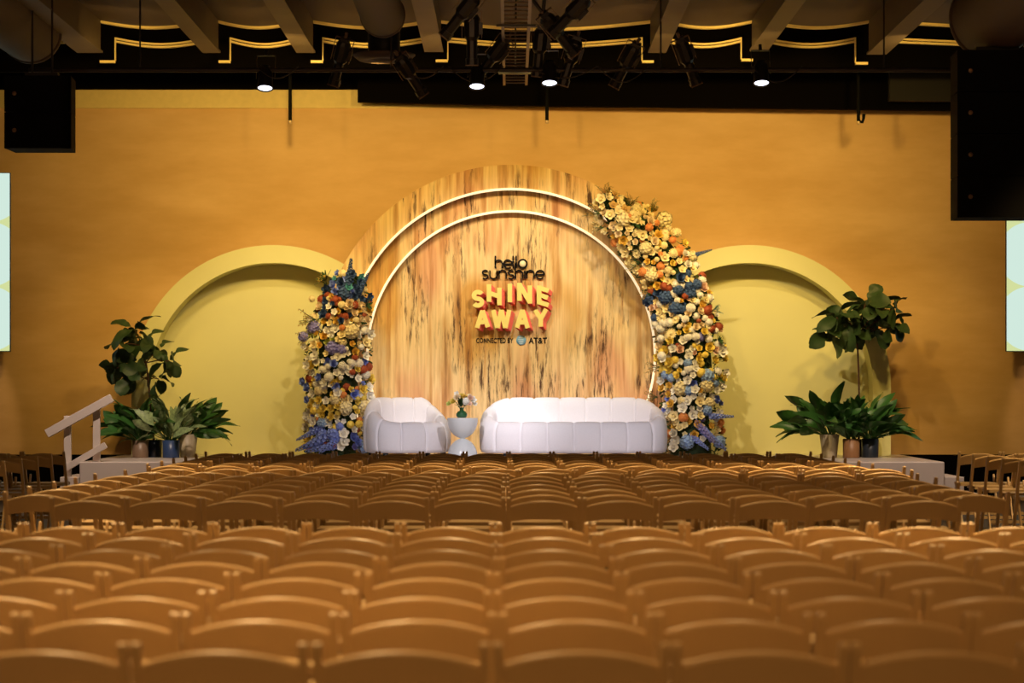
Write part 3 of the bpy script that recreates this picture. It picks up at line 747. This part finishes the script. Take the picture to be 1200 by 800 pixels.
for x in (-.08, .0, .08): mg.tube([(0, 0, .06), (x*.5, 0, .15), (x, 0, .2)], .004, 5)
mg.build('stems', LEAF, vase)

# ------------------------------------------------------------------ potted plants
FIG = mat('fig_leaf', (.030, .066, .020), .55, noise=.45, nscale=9)
FIG2 = mat('lily_leaf', (.035, .12, .022), .4, noise=.5, nscale=9)
VAR = mat('variegated_leaf', (.24, .33, .15), .5, noise=.85, nscale=34)
BARK = mat('bark', (.075, .035, .022), .8, noise=.3, nscale=20)
def leafsheet(mb, M, L, Wd, droop=.3, prof=None, n=7, wav=.0):
    vs = []; fs = []
    for i in range(n+1):
        u = i/n
        w_ = prof(u)*Wd if prof else Wd*math.sin(PI*(.04+u*.95))**.8
        x = L*u*(1-.12*droop*u); z = -droop*L*u*u
        for j in (-1, -.5, 0, .5, 1):
            vs.append(M @ Vector((x, j*w_/2, z+abs(j)*.16*w_+wav*L*math.sin(u*9+j*2))))
    for i in range(n):
        for j in range(4): a = i*5+j; fs.append((a, a+1, a+6, a+5))
    mb.add(vs, fs, True)
fid = lambda u: (.10+.55*math.sin(PI*min(1, u*1.9))**.8*(u < .32) if u < .32 else .5+.5*math.sin(PI*(.0+(u-.32)/.68*.93)+.15)) if u < .97 else .3
def pot(e, x, y, r, h, m, taper=.9, nm='pot', label=None):
    o = MB().lathe([(.001, 0), (r*taper, 0), (r*(taper+.02), .01), (r, h), (r*.92, h), (r*.90, h-.02), (.001, h-.03)], 28, (x, y, 0)).build(nm, m, e)
    if label: o['label'] = label
    return o
POTS = dict(taupe=mat('taupe_ceramic', (.23, .15, .10), .4, noise=.1), navy=mat('navy_ceramic', (.012, .02, .045), .35), blue=mat('blue_ceramic', (.035, .07, .19), .35, noise=.1), cream=mat('cream_ceramic', (.56, .48, .34), .4, noise=.06),
            tan=mat('terracotta_ceramic', (.36, .18, .075), .45, noise=.08), slate=mat('slate_ceramic', (.02, .03, .045), .4), black=BLACKM)
def lily(name, label, x, D, potm, pr, ph, n, Lr, lm, seed, cx=0, taper=.9, spread=1.0, Wf=.26, up=.5, group='leafy plants in pots on the stage'):
    r = random.Random(seed); q = P(x, 0, D); e = empty(name, (q.x, D, ZS)); tag(e, label, 'potted plant', group)
    pot(e, 0, 0, pr, ph, POTS[potm], taper)
    mb = MB(); st = MB()
    for i in range(n):
        a = i*2.4+r.uniform(-.3, .3); el = r.uniform(up-.2, 1.45); L = r.uniform(*Lr)
        sl = r.uniform(.06, .34)
        d = Vector((math.cos(a)*math.cos(el)*spread+cx, math.sin(a)*math.cos(el)*.75*spread, math.sin(el))).normalized()
        p0 = Vector((math.cos(a)*pr*.35, math.sin(a)*pr*.35, ph-.02)); p1 = p0+d*sl
        st.tube([p0, p0+d*sl*.5+Vector((0, 0, .01)), p1], .005, 5)
        qn = d.to_track_quat('X', 'Z').to_matrix().to_4x4()
        leafsheet(mb, Matrix.Translation(p1) @ qn @ RX(r.choice((-1, 1))*r.uniform(.2, 1.5)), L, L*Wf*r.uniform(.65, 1.05), r.uniform(.2, .8), wav=.022)
    mb.build('foliage', lm, e); st.build('stalks', FIG2, e); return e
DP = 30.35
lily('potted_lily', 'bushy dark green plant in taupe pot, at the left end of the stage', 164.5, DP, 'taupe', .103, .215, 60, (.24, .38), FIG2, 2, cx=-.22, taper=.97, up=.45, Wf=.46)
lily('potted_lily', 'green and white variegated plant in bright blue pot, left stage side', 200.5, DP-.1, 'blue', .108, .22, 44, (.22, .36), VAR, 3, taper=.96, up=.6, Wf=.44)
lily('potted_lily', 'spreading plant in cream pot, nearest to the left arch centre', 220, DP+.1, 'cream', .13, .29, 44, (.26, .38), FIG2, 4, cx=.45, taper=.7, up=.35, Wf=.42)
lily('potted_lily', 'spreading plant with long arching leaves in tapered cream pot, right stage side', 972, DP, 'cream', .125, .29, 60, (.26, .42), FIG2, 5, cx=-.35, taper=.72, up=.4, Wf=.44)
lily('potted_lily', 'upright green plant in terracotta tan pot, between cream and slate pots', 997.5, DP-.1, 'tan', .105, .235, 32, (.28, .42), FIG2, 6, cx=0, taper=.97, up=.9, Wf=.36)
lily('potted_lily', 'bushy dark plant in slate blue pot, rightmost of the right stage plants', 1019.5, DP, 'slate', .108, .235, 60, (.24, .38), FIG2, 8, cx=.2, taper=.96, up=.45, Wf=.46)
def fig_tree(label, xb, D, path, clusters, potm, seed):
    r = random.Random(seed); q = P(xb, 0, D); e = empty('fiddle_leaf_fig', (q.x, D, ZS)); tag(e, label, 'potted tree', 'fiddle leaf fig trees on the stage')
    org = Vector((q.x, D, ZS)); pot(e, 0, 0, .10, .22, POTS[potm])
    tr = MB(); pts = [Vector((0, 0, .18))]+[P(a, b, D)-org for a, b in path]
    tr.tube(pts, [.016]+[.014-.004*i/len(path) for i in range(len(path))], 8)
    mb = MB(); top = pts[-1]
    for (cx, cy, rr, n) in clusters:
        c = P(cx, cy, D)-org; base = min(pts[1:], key=lambda p: (p-c).length)
        tr.tube([base, base.lerp(c, .5)+Vector((0, 0, .02)), c], .008, 6)
        n = max(5, int(n*.72))
        for i in range(n):
            z = 1-2*(i+.5)/n; a = i*2.4+r.random(); s = math.sqrt(1-z*z); d = Vector((s*math.cos(a), s*math.sin(a), z*.8+.1)).normalized()
            p0 = c+d*rr/F*D*r.uniform(.15, .55)
            qn = (d+Vector((0, 0, -.1))).to_track_quat('X', 'Z').to_matrix().to_4x4()
            L = r.uniform(.20, .33)
            leafsheet(mb, Matrix.Translation(p0) @ qn @ RX(r.uniform(-1.3, 1.3)), L, L*r.uniform(.55, .8), r.uniform(.2, .7), fid, 9, wav=.05)
    mb.build('foliage', FIG, e); tr.build('trunk', BARK, e)
fig_tree('fiddle leaf fig in navy pot, standing at the left end of the stage', 181, DP+.15, [(177.5, 500), (176, 470), (174, 445), (171, 425), (166, 405)],
    [(158, 386, 14, 11), (143, 404, 12, 8), (137, 431, 12, 8), (152, 440, 12, 6), (185, 412, 13, 9), (198, 423, 14, 9), (186, 444, 12, 7), (166, 425, 12, 8), (170, 400, 12, 7)], 'navy', 21)
fig_tree('tall-trunked fiddle leaf fig at the right end of the stage', 1006, DP+.35, [(1007, 500), (1007, 470), (1006, 430), (1005, 408), (1003, 396)],
    [(980, 372, 12, 11), (970, 390, 12, 9), (996, 378, 13, 12), (1014, 356, 12, 10), (1030, 362, 13, 11), (1047, 362, 11, 9), (1044, 382, 11, 9), (1024, 384, 12, 9), (1010, 372, 12, 9), (998, 392, 10, 8)], 'black', 33)

# ------------------------------------------------------------------ chairs
PW = .46
def make_chair():
    e = empty('folding_chair', (0, 0, 0))
    W = .453; pw = .0255; pd = .040; xo = W/2-pw/2
    top = (-.215, .798); foot = (.245, 0)     # y, z of the back posts, which run down to the front feet
    def L(z): t = (top[1]-z)/top[1]; return top[0]+(foot[0]-top[0])*t*.80
    for s in (-1, 1):      # uprights, rounded at the top
        mb = MB(); n = 6; vs = []; fs = []
        sec = [(.0, 1), (.35, 1), (.775, 1), (.787, .9), (.795, .7), (.798, .4)]
        for z, k in sec:
            y = L(z)
            for a, b in ((-1, -1), (1, -1), (1, 1), (-1, 1)): vs.append((s*xo+a*pw/2*(.6+.4*k), y+b*pd/2*k, z))
        for i in range(len(sec)-1):
            for j in range(4): a = i*4+j; b = i*4+(j+1) % 4; fs.append((a, b, b+4, a+4))
        fs += [(3, 2, 1, 0), tuple(range(len(vs)-4, len(vs)))]
        mb.add(vs, fs); mb.build('upright', CHAIR, e)
    # curved top slat: arched outline, bowed in plan
    n = 14; vs = []; fs = []; hw = xo-pw/2+.002
    for i in range(n+1):
        u = -1+2*i/n; x = u*hw; zt = .778-.036*u*u; zb = .665-.018*u*u; bow = .022*(1-u*u)
        for z, dy in ((zb, -.013), (zt-.013, -.013), (zt-.004, -.008), (zt, .001), (zt-.005, .011), (zb, .013)):
            vs.append((x, L(z)-bow+dy, z))
    for i in range(n):
        for j in range(6):
            a = i*6+j; b = i*6+(j+1) % 6; fs.append((a, a+6, b+6, b))
    fs += [tuple(range(6)), tuple(range(n*6, n*6+6))[::-1]]
    MB().add(vs, fs).build('backrest', CHAIR, e)
    # seat with padded cushion edge
    seat = MB(); seat.box((0, .02, .445), (W-2*pw-.012, .40, .030)); seat.build('seat', CHAIR, e, 0)
    for s in (-1, 1):      # rear legs, round-topped above the seat side
        mb = MB(); x = s*(xo-pw/2-.010); a = Vector((x, -.235, 0)); b = Vector((x, .03-.0, .53)); d = (b-a).normalized(); sd = Vector((1, 0, 0)); u = d.cross(sd)
        prof = [(-1, 0), (1, 0)]
        vs = []; 
        ring_ = [(0, -1), (0, 1)]
        out = [a+u*(-.020), a+u*.020, b+u*.020]+[b+u*(.020*math.cos(t))+d*(.020*math.sin(t)) for t in [PI*k/6 for k in range(1, 6)]]+[b+u*(-.020)]
        m_ = len(out); vs = [p-sd*.008 for p in out]+[p+sd*.008 for p in out]
        fs = [tuple(range(m_)), tuple(range(m_, 2*m_))[::-1]]+[(k, k+m_, (k+1) % m_+m_, (k+1) % m_) for k in range(m_)]
        mb.add(vs, fs); mb.build('rear_leg', CHAIR, e)
    MB().box((0, -.165, .14), (W-2*pw-.03, .018, .03)).build('stretcher', CHAIR, e)
    return e
ORD = ['first', 'second', 'third', 'fourth', 'fifth', 'sixth', 'seventh', 'eighth', 'ninth', 'tenth', 'eleventh', 'twelfth', 'thirteenth', 'fourteenth', 'fifteenth', 'sixteenth']
proto = make_chair(); used = [False]
def chair(x, y, label, group):
    if not used[0]: o = proto; used[0] = True
    else: o = copy_tree(proto)
    o.location = (x, y, 0); o.rotation_euler = (0, 0, math.radians(random.uniform(-1.2, 1.2)))
    o['label'] = label; o['category'] = 'chair'; o['group'] = group
    return o
YOFF = .215     # posts lean back towards the camera
near = [(211, 575), (186, 582), (167.6, 578), (152.3, 576.7), (139.3, 584), (129, 582), (119.3, 581), (110.6, 581)]
for i, (p, xr) in enumerate(near):
    D = F*PW/p
    k0 = int(math.floor((-30-xr)/p)); k1 = int(math.ceil((1230-xr)/p))
    for j, k in enumerate(range(k0, k1)):
        x = (xr+(k+.5)*p-600)/F*D
        chair(x, D+YOFF, 'cream folding chair in front seating block, %s from the left, %s row from the camera' % (ORD[j], ORD[i]), 'folding chairs of the near seating block')
far_p = [1/(1/89.3+i*.000650) for i in range(14)]
phase = [-.08, -.08, -.1, -.1, -.1, -.1, .12, .4, -.03, -.04, -.05, -.06, -.07, -.08]
for i, p in enumerate(far_p):
    D = F*PW/p; ks = range(-6, 6) if i == 0 else range(-7, 7)
    for j, k in enumerate(ks):
        x = (phase[i]+k+.5)*PW + ({7: -.06}.get(i, 0))
        chair(x, D+YOFF, 'cream folding chair behind the cross aisle, %s from the left, %s row after the aisle' % (ORD[j], ORD[i]), 'folding chairs of the far seating block')
for s, nm in ((-1, 'left'), (1, 'right')):
    for i in range(9, 14):
        p = far_p[i]; D = F*PW/p; off = 10.2+(i-11)*.04
        for j in range(2 if i >= 11 else 1):
            x = s*(off+j+.5)*PW
            chair(x, D+YOFF, 'cream folding chair in %s side block, %s from aisle, %s row from stage' % (nm, ORD[j], ORD[13-i]), 'folding chairs of the %s side block' % nm)

# ------------------------------------------------------------------ rig and ceiling things
def speaker(name, label, xa, xb, ya, yb, D, dep, n, rz=0, zt=5.78):
    a = P(xa, ya, D); b = P(xb, yb, D); e = empty(name, ((a.x+b.x)/2, D+dep/2, b.z), rz); tag(e, label, 'loudspeaker', 'loudspeakers flown from the ceiling')
    W = b.x-a.x; H = a.z-b.z; h = H/n
    for k in range(n):
        mb = MB(); w_ = W/2; 
        poly = [(-w_, -dep/2), (w_*.78, -dep/2), (w_*.9, -dep/2+.05), (w_, -dep/2+.02), (w_*.88, dep/2), (-w_*.95, dep/2)]
        z0 = k*h+.004; z1 = (k+1)*h-.004; m_ = len(poly)
        vs = [(x, y, z0) for x, y in poly]+[(x, y, z1) for x, y in poly]
        mb.add(vs, [tuple(range(m_))[::-1], tuple(range(m_, 2*m_))]+[(i, (i+1) % m_, (i+1) % m_+m_, i+m_) for i in range(m_)])
        c = mb.build('cabinet', mat('speaker_black', (.003, .003, .003), .8, spec=.1), e)
        MB().lathe([(.001, .006), (.02, .006), (.024, 0)], 12, (-w_*.7, -dep/2, (z0+z1)/2), Matrix.Rotation(PI/2, 3, 'X')).build('bolt', STEEL, c)
    br = MB(); br.box((0, 0, H+.03), (W*.5, .12, .05)); br.tube([(-W*.15, 0, H+.04), (-W*.15, 0, zt-b.z)], .012, 6); br.tube([(W*.15, 0, H+.04), (W*.15, 0, zt-b.z)], .012, 6)
    br.build('hanging_bracket', BLACKM, e)
speaker('hanging_loudspeaker', 'black two-box loudspeaker hanging in the upper left corner', 5, 83, 88, 174, 25, .5, 2)
speaker('hanging_loudspeaker', 'tall black loudspeaker hanging over the right screen', 1122, 1225, 58, 255, 24, .5, 4, 0, 4.88)

# cable ladder along the ceiling
cl = empty('cable_ladder', (0, 0, 0)); z = P(0, 0, 23.3).z
xl = P(590, 0, 24).x; xr = P(620, 0, 24).x
tag(cl, 'bronze cable ladder running along the ceiling above centre stage', 'cable ladder')
WL = .30; xc = .04
for s in (-1, 1): MB().box((xc+s*(WL/2-.016), 25.6, z), (.032, 7.9, .07)).build('side_rail', STEEL, cl)
for k in range(30): MB().tube([(xc-WL/2+.02, 21.8+k*.265, z-.01), (xc+WL/2-.02, 21.8+k*.265, z-.01)], .010, 6).build('rung', STEEL, cl)
for y in (24.6, 28.3):
    MB().tube([(xc, y, z), (xc, y, ZC-.03)], .01, 6).build('hanger_rod', BLACKM, cl)
    MB().bar((xc-.2, y, z-.05), (xc+.2, y, z-.05), .03, .02).build('hanger_bar', BLACKM, cl)
# lighting pipe
pz = P(0, 82, 26).z
lpipe = tag(MB().tube([(-5.2, 26, pz), (5.0, 26, pz)], .024, 10).build('lighting_pipe', mat('pipe_steel', (.02, .014, .012), .5)), 'long horizontal black pipe carrying the stage lights', 'pipe')
for x in (-4, -1.3, 1.6, 4): MB().tube([(x, 26, pz+.02), (x, 26, ZC-.1)], .010, 6).build('drop_rod', BLACKM, lpipe)
pass
LENS = mat('lit_lens', (.9, .9, .95), .3, emit=(.80, .82, 1), estr=4.5)
LENSD = mat('dark_lens', (.05, .05, .06), .1)
def make_light(kind, lit):
    e = empty('stage_spotlight')
    if kind == 'par':
        MB().lathe([(.001, .14), (.05, .14), (.075, .08), (.085, -.10), (.09, -.12), (.08, -.12), (.078, -.10)], 20).build('housing', BLACKM, e)
        MB().lathe([(.001, -.112), (.077, -.108)], 20).build('lens', LENS if lit else LENSD, e)
    else:
        MB().lathe([(.001, .24), (.06, .24), (.08, .20), (.08, .02), (.055, -.02), (.055, -.20), (.066, -.20), (.066, -.26), (.058, -.26), (.05, -.22)], 10, smooth=False).build('housing', BLACKM, e)
        MB().lathe([(.001, -.235), (.053, -.232)], 18).build('lens', LENS if lit else LENSD, e)
        MB().box((0, 0, -.267), (.13, .13, .012)).build('gel_frame', STEEL, e)
        MB().box((0, 0, .25), (.09, .09, .06)).box((.085, 0, .1), (.05, .05, .12)).build('lamp_cap', BLACKM, e)
    y = MB(); y.bar((-.10, 0, 0), (-.10, 0, .27), .006, .03, (0, 1, 0)).bar((.10, 0, 0), (.10, 0, .27), .006, .03, (0, 1, 0)).bar((-.10, 0, .27), (.10, 0, .27), .03, .006).tube([(0, 0, .27), (0, 0, .34)], .018, 8)
    y.build('yoke', STEEL if kind != 'par' else BLACKM, e)
    return e
pr = {('par', True): make_light('par', True), ('par', False): None, ('ell', False): None}
seen = set()
fx = [('par', True, 311, 92, 0, 0, 'lit stage spotlight glowing white, leftmost of the four lit ones'), ('par', True, 559, 90, 0, 0, 'lit stage spotlight glowing white, left of the cable ladder end'),
      ('par', True, 644, 86, 0, 0, 'lit stage spotlight glowing white, right of the cable ladder end'), ('par', True, 892, 86, 0, 0, 'lit stage spotlight glowing white, rightmost of the four lit ones'),
      ('ell', False, 398, 72, .5, .3, 'dark stage spotlight on the pipe, right of the leftmost lit one'), ('ell', False, 481, 88, .6, -.6, 'dark spotlight tilted down right below the round air diffuser'),
      ('ell', False, 553, 45, .2, 0, 'dark spotlight hanging straight down left of the cable ladder'), ('ell', False, 577, 68, .4, .7, 'dark spotlight pointing down left beside the cable ladder'),
      ('ell', False, 540, 18, .3, .7, 'dark spotlight high in the cluster left of the cable ladder'), ('ell', False, 655, 40, .4, -.7, 'dark spotlight in the cluster right of the cable ladder'),
      ('ell', False, 668, 18, .4, .8, 'dark spotlight high in the cluster right of the cable ladder'), ('ell', False, 632, 60, .3, .1, 'dark spotlight hanging close to the right rail of the cable ladder'),
      ('ell', False, 733, 76, .5, .5, 'dark spotlight alone on the pipe right of the cluster'), ('ell', False, 806, 72, .4, -.4, 'dark spotlight on the pipe left of the rightmost lit one'),
      ('ell', False, 668, 72, .2, .3, 'dark spotlight low in the cluster right of the cable ladder')]
for kind, lit, x, y, tx, ty, lab in fx:
    o = pr[(kind, lit)] if pr.get((kind, lit)) and (kind, lit) not in seen else (copy_tree(pr[(kind, lit)]) if pr.get((kind, lit)) else make_light(kind, lit))
    pr[(kind, lit)] = o if pr.get((kind, lit)) is None else pr[(kind, lit)]; seen.add((kind, lit))
    D = 26.0 if y > 55 else (24.5 if y > 30 else 23.9)
    o.location = P(x, y, D); o.rotation_euler = (tx if not lit else -.32, ty, 0)
    tag(o, lab, 'stage light', 'stage spotlights under the ceiling')
    if y <= 60:
        b_ = o.location
        MB().tube([(0, 0, .3), (0, 0, 5.95-b_.z)], .02, 8).build('drop_pipe', BLACKM, o)
# cables looping off the pipe
rc = random.Random(4)
for k, (xa, xb) in enumerate(((470, 520), (525, 590), (620, 700), (700, 760), (300, 350), (880, 940))):
    a = P(xa, 80, 25.95); b = P(xb, 80, 25.95)
    MB().tube([(a.x+(b.x-a.x)*i/12, 25.93, a.z+.02-(.13+.04*(k % 2))*math.sin(PI*i/12)) for i in range(13)], .008, 6).build('cable', BLACKM, lpipe)

# sprinkler drops in front of the wall
for x, y0, y1, hook, lab in ((340, 60, 141, 0, 'thin black ceiling drop rod with bright tip, left of the disc'), (641, 60, 141, 0, 'thin black drop rod above the top of the wooden disc'), (1006, 60, 142, 1, 'thin black drop rod with hooked end, upper right wall')):
    D = 30.4; a = P(x, y0, D); b = P(x, y1, D)
    e = empty('ceiling_drop_rod', (a.x, D, b.z)); tag(e, lab, 'ceiling rod', 'black rods hanging from the ceiling')
    mb = MB().tube([(0, 0, 6.6-b.z), (0, 0, 0)], .022, 10)
    if hook: mb.tube([(0, 0, 0), (.05, 0, -.01), (.065, 0, .04), (.065, 0, .09)], .02, 8)
    mb.build('rod', MATS['speaker_black'], e)
    MB().lathe([(.001, -.045), (.02, -.04), (.024, -.01), (.02, .0)], 12, (.0 if not hook else .0, 0, 0)).build('nozzle', mat('brass_tip', (.8, .6, .35), .3, .5), e)

# ducts
def duct(label, x, y, r, D0, D1, diff=None):
    e = empty('air_duct', (0, 0, 0)); tag(e, label, 'duct', 'round ceiling ducts')
    c = P(x, y, D1); 
    mb = MB(); prof = []
    L = D1-D0; n = int(L/.12)
    for i in range(n+1):
        yy = D0+L*i/n; prof.append((r*(1+.006*(i % 2)), yy))
    mb.lathe(prof, 36, (c.x, 0, c.z), Matrix.Rotation(-PI/2, 3, 'X')); mb.build('spiral_pipe', DUCT, e)
    MB().lathe([(r*.2, D1-.01), (r*1.0, D1-.01), (r*1.04, D1-.06), (r*1.04, D1-.14), (r, D1-.15)], 36, (c.x, 0, c.z), Matrix.Rotation(-PI/2, 3, 'X')).build('collar', DUCT, e)
    if diff:
        dx, dy, dr, DD = diff; q = P(dx, dy, DD)
        MB().lathe([(r*.75, c.z-q.z), (r*.75, .12), (r*.8, .06)], 32, (q.x, DD, q.z)).build('drop_pipe', BLACKM, e)
        MB().lathe([(dr*.4, .03), (dr*.55, .0), (dr*.8, -.0), (dr, .055), (dr, .065), (dr*.7, .08), (dr*.5, .08)], 36, (q.x, DD, q.z)).build('diffuser_ring', DUCT, e)
        MB().lathe([(.001, -.02), (dr*.3, -.01), (dr*.45, .03)], 32, (q.x, DD, q.z)).build('diffuser_cone', DUCT, e)
    return e
duct('round spiral air duct with ring diffuser, left of the cable ladder', 449, 19, .235, 14, 26.0, (450, 71, .345, 26.45))
duct('round air duct with diffuser in the upper right corner, above the speaker', 1160, 22, .42, 12, 25.0, (1165, 68, .40, 26.4))
duct('round air duct behind the beam in the upper left corner', 38, 40, .33, 16, 27.0)
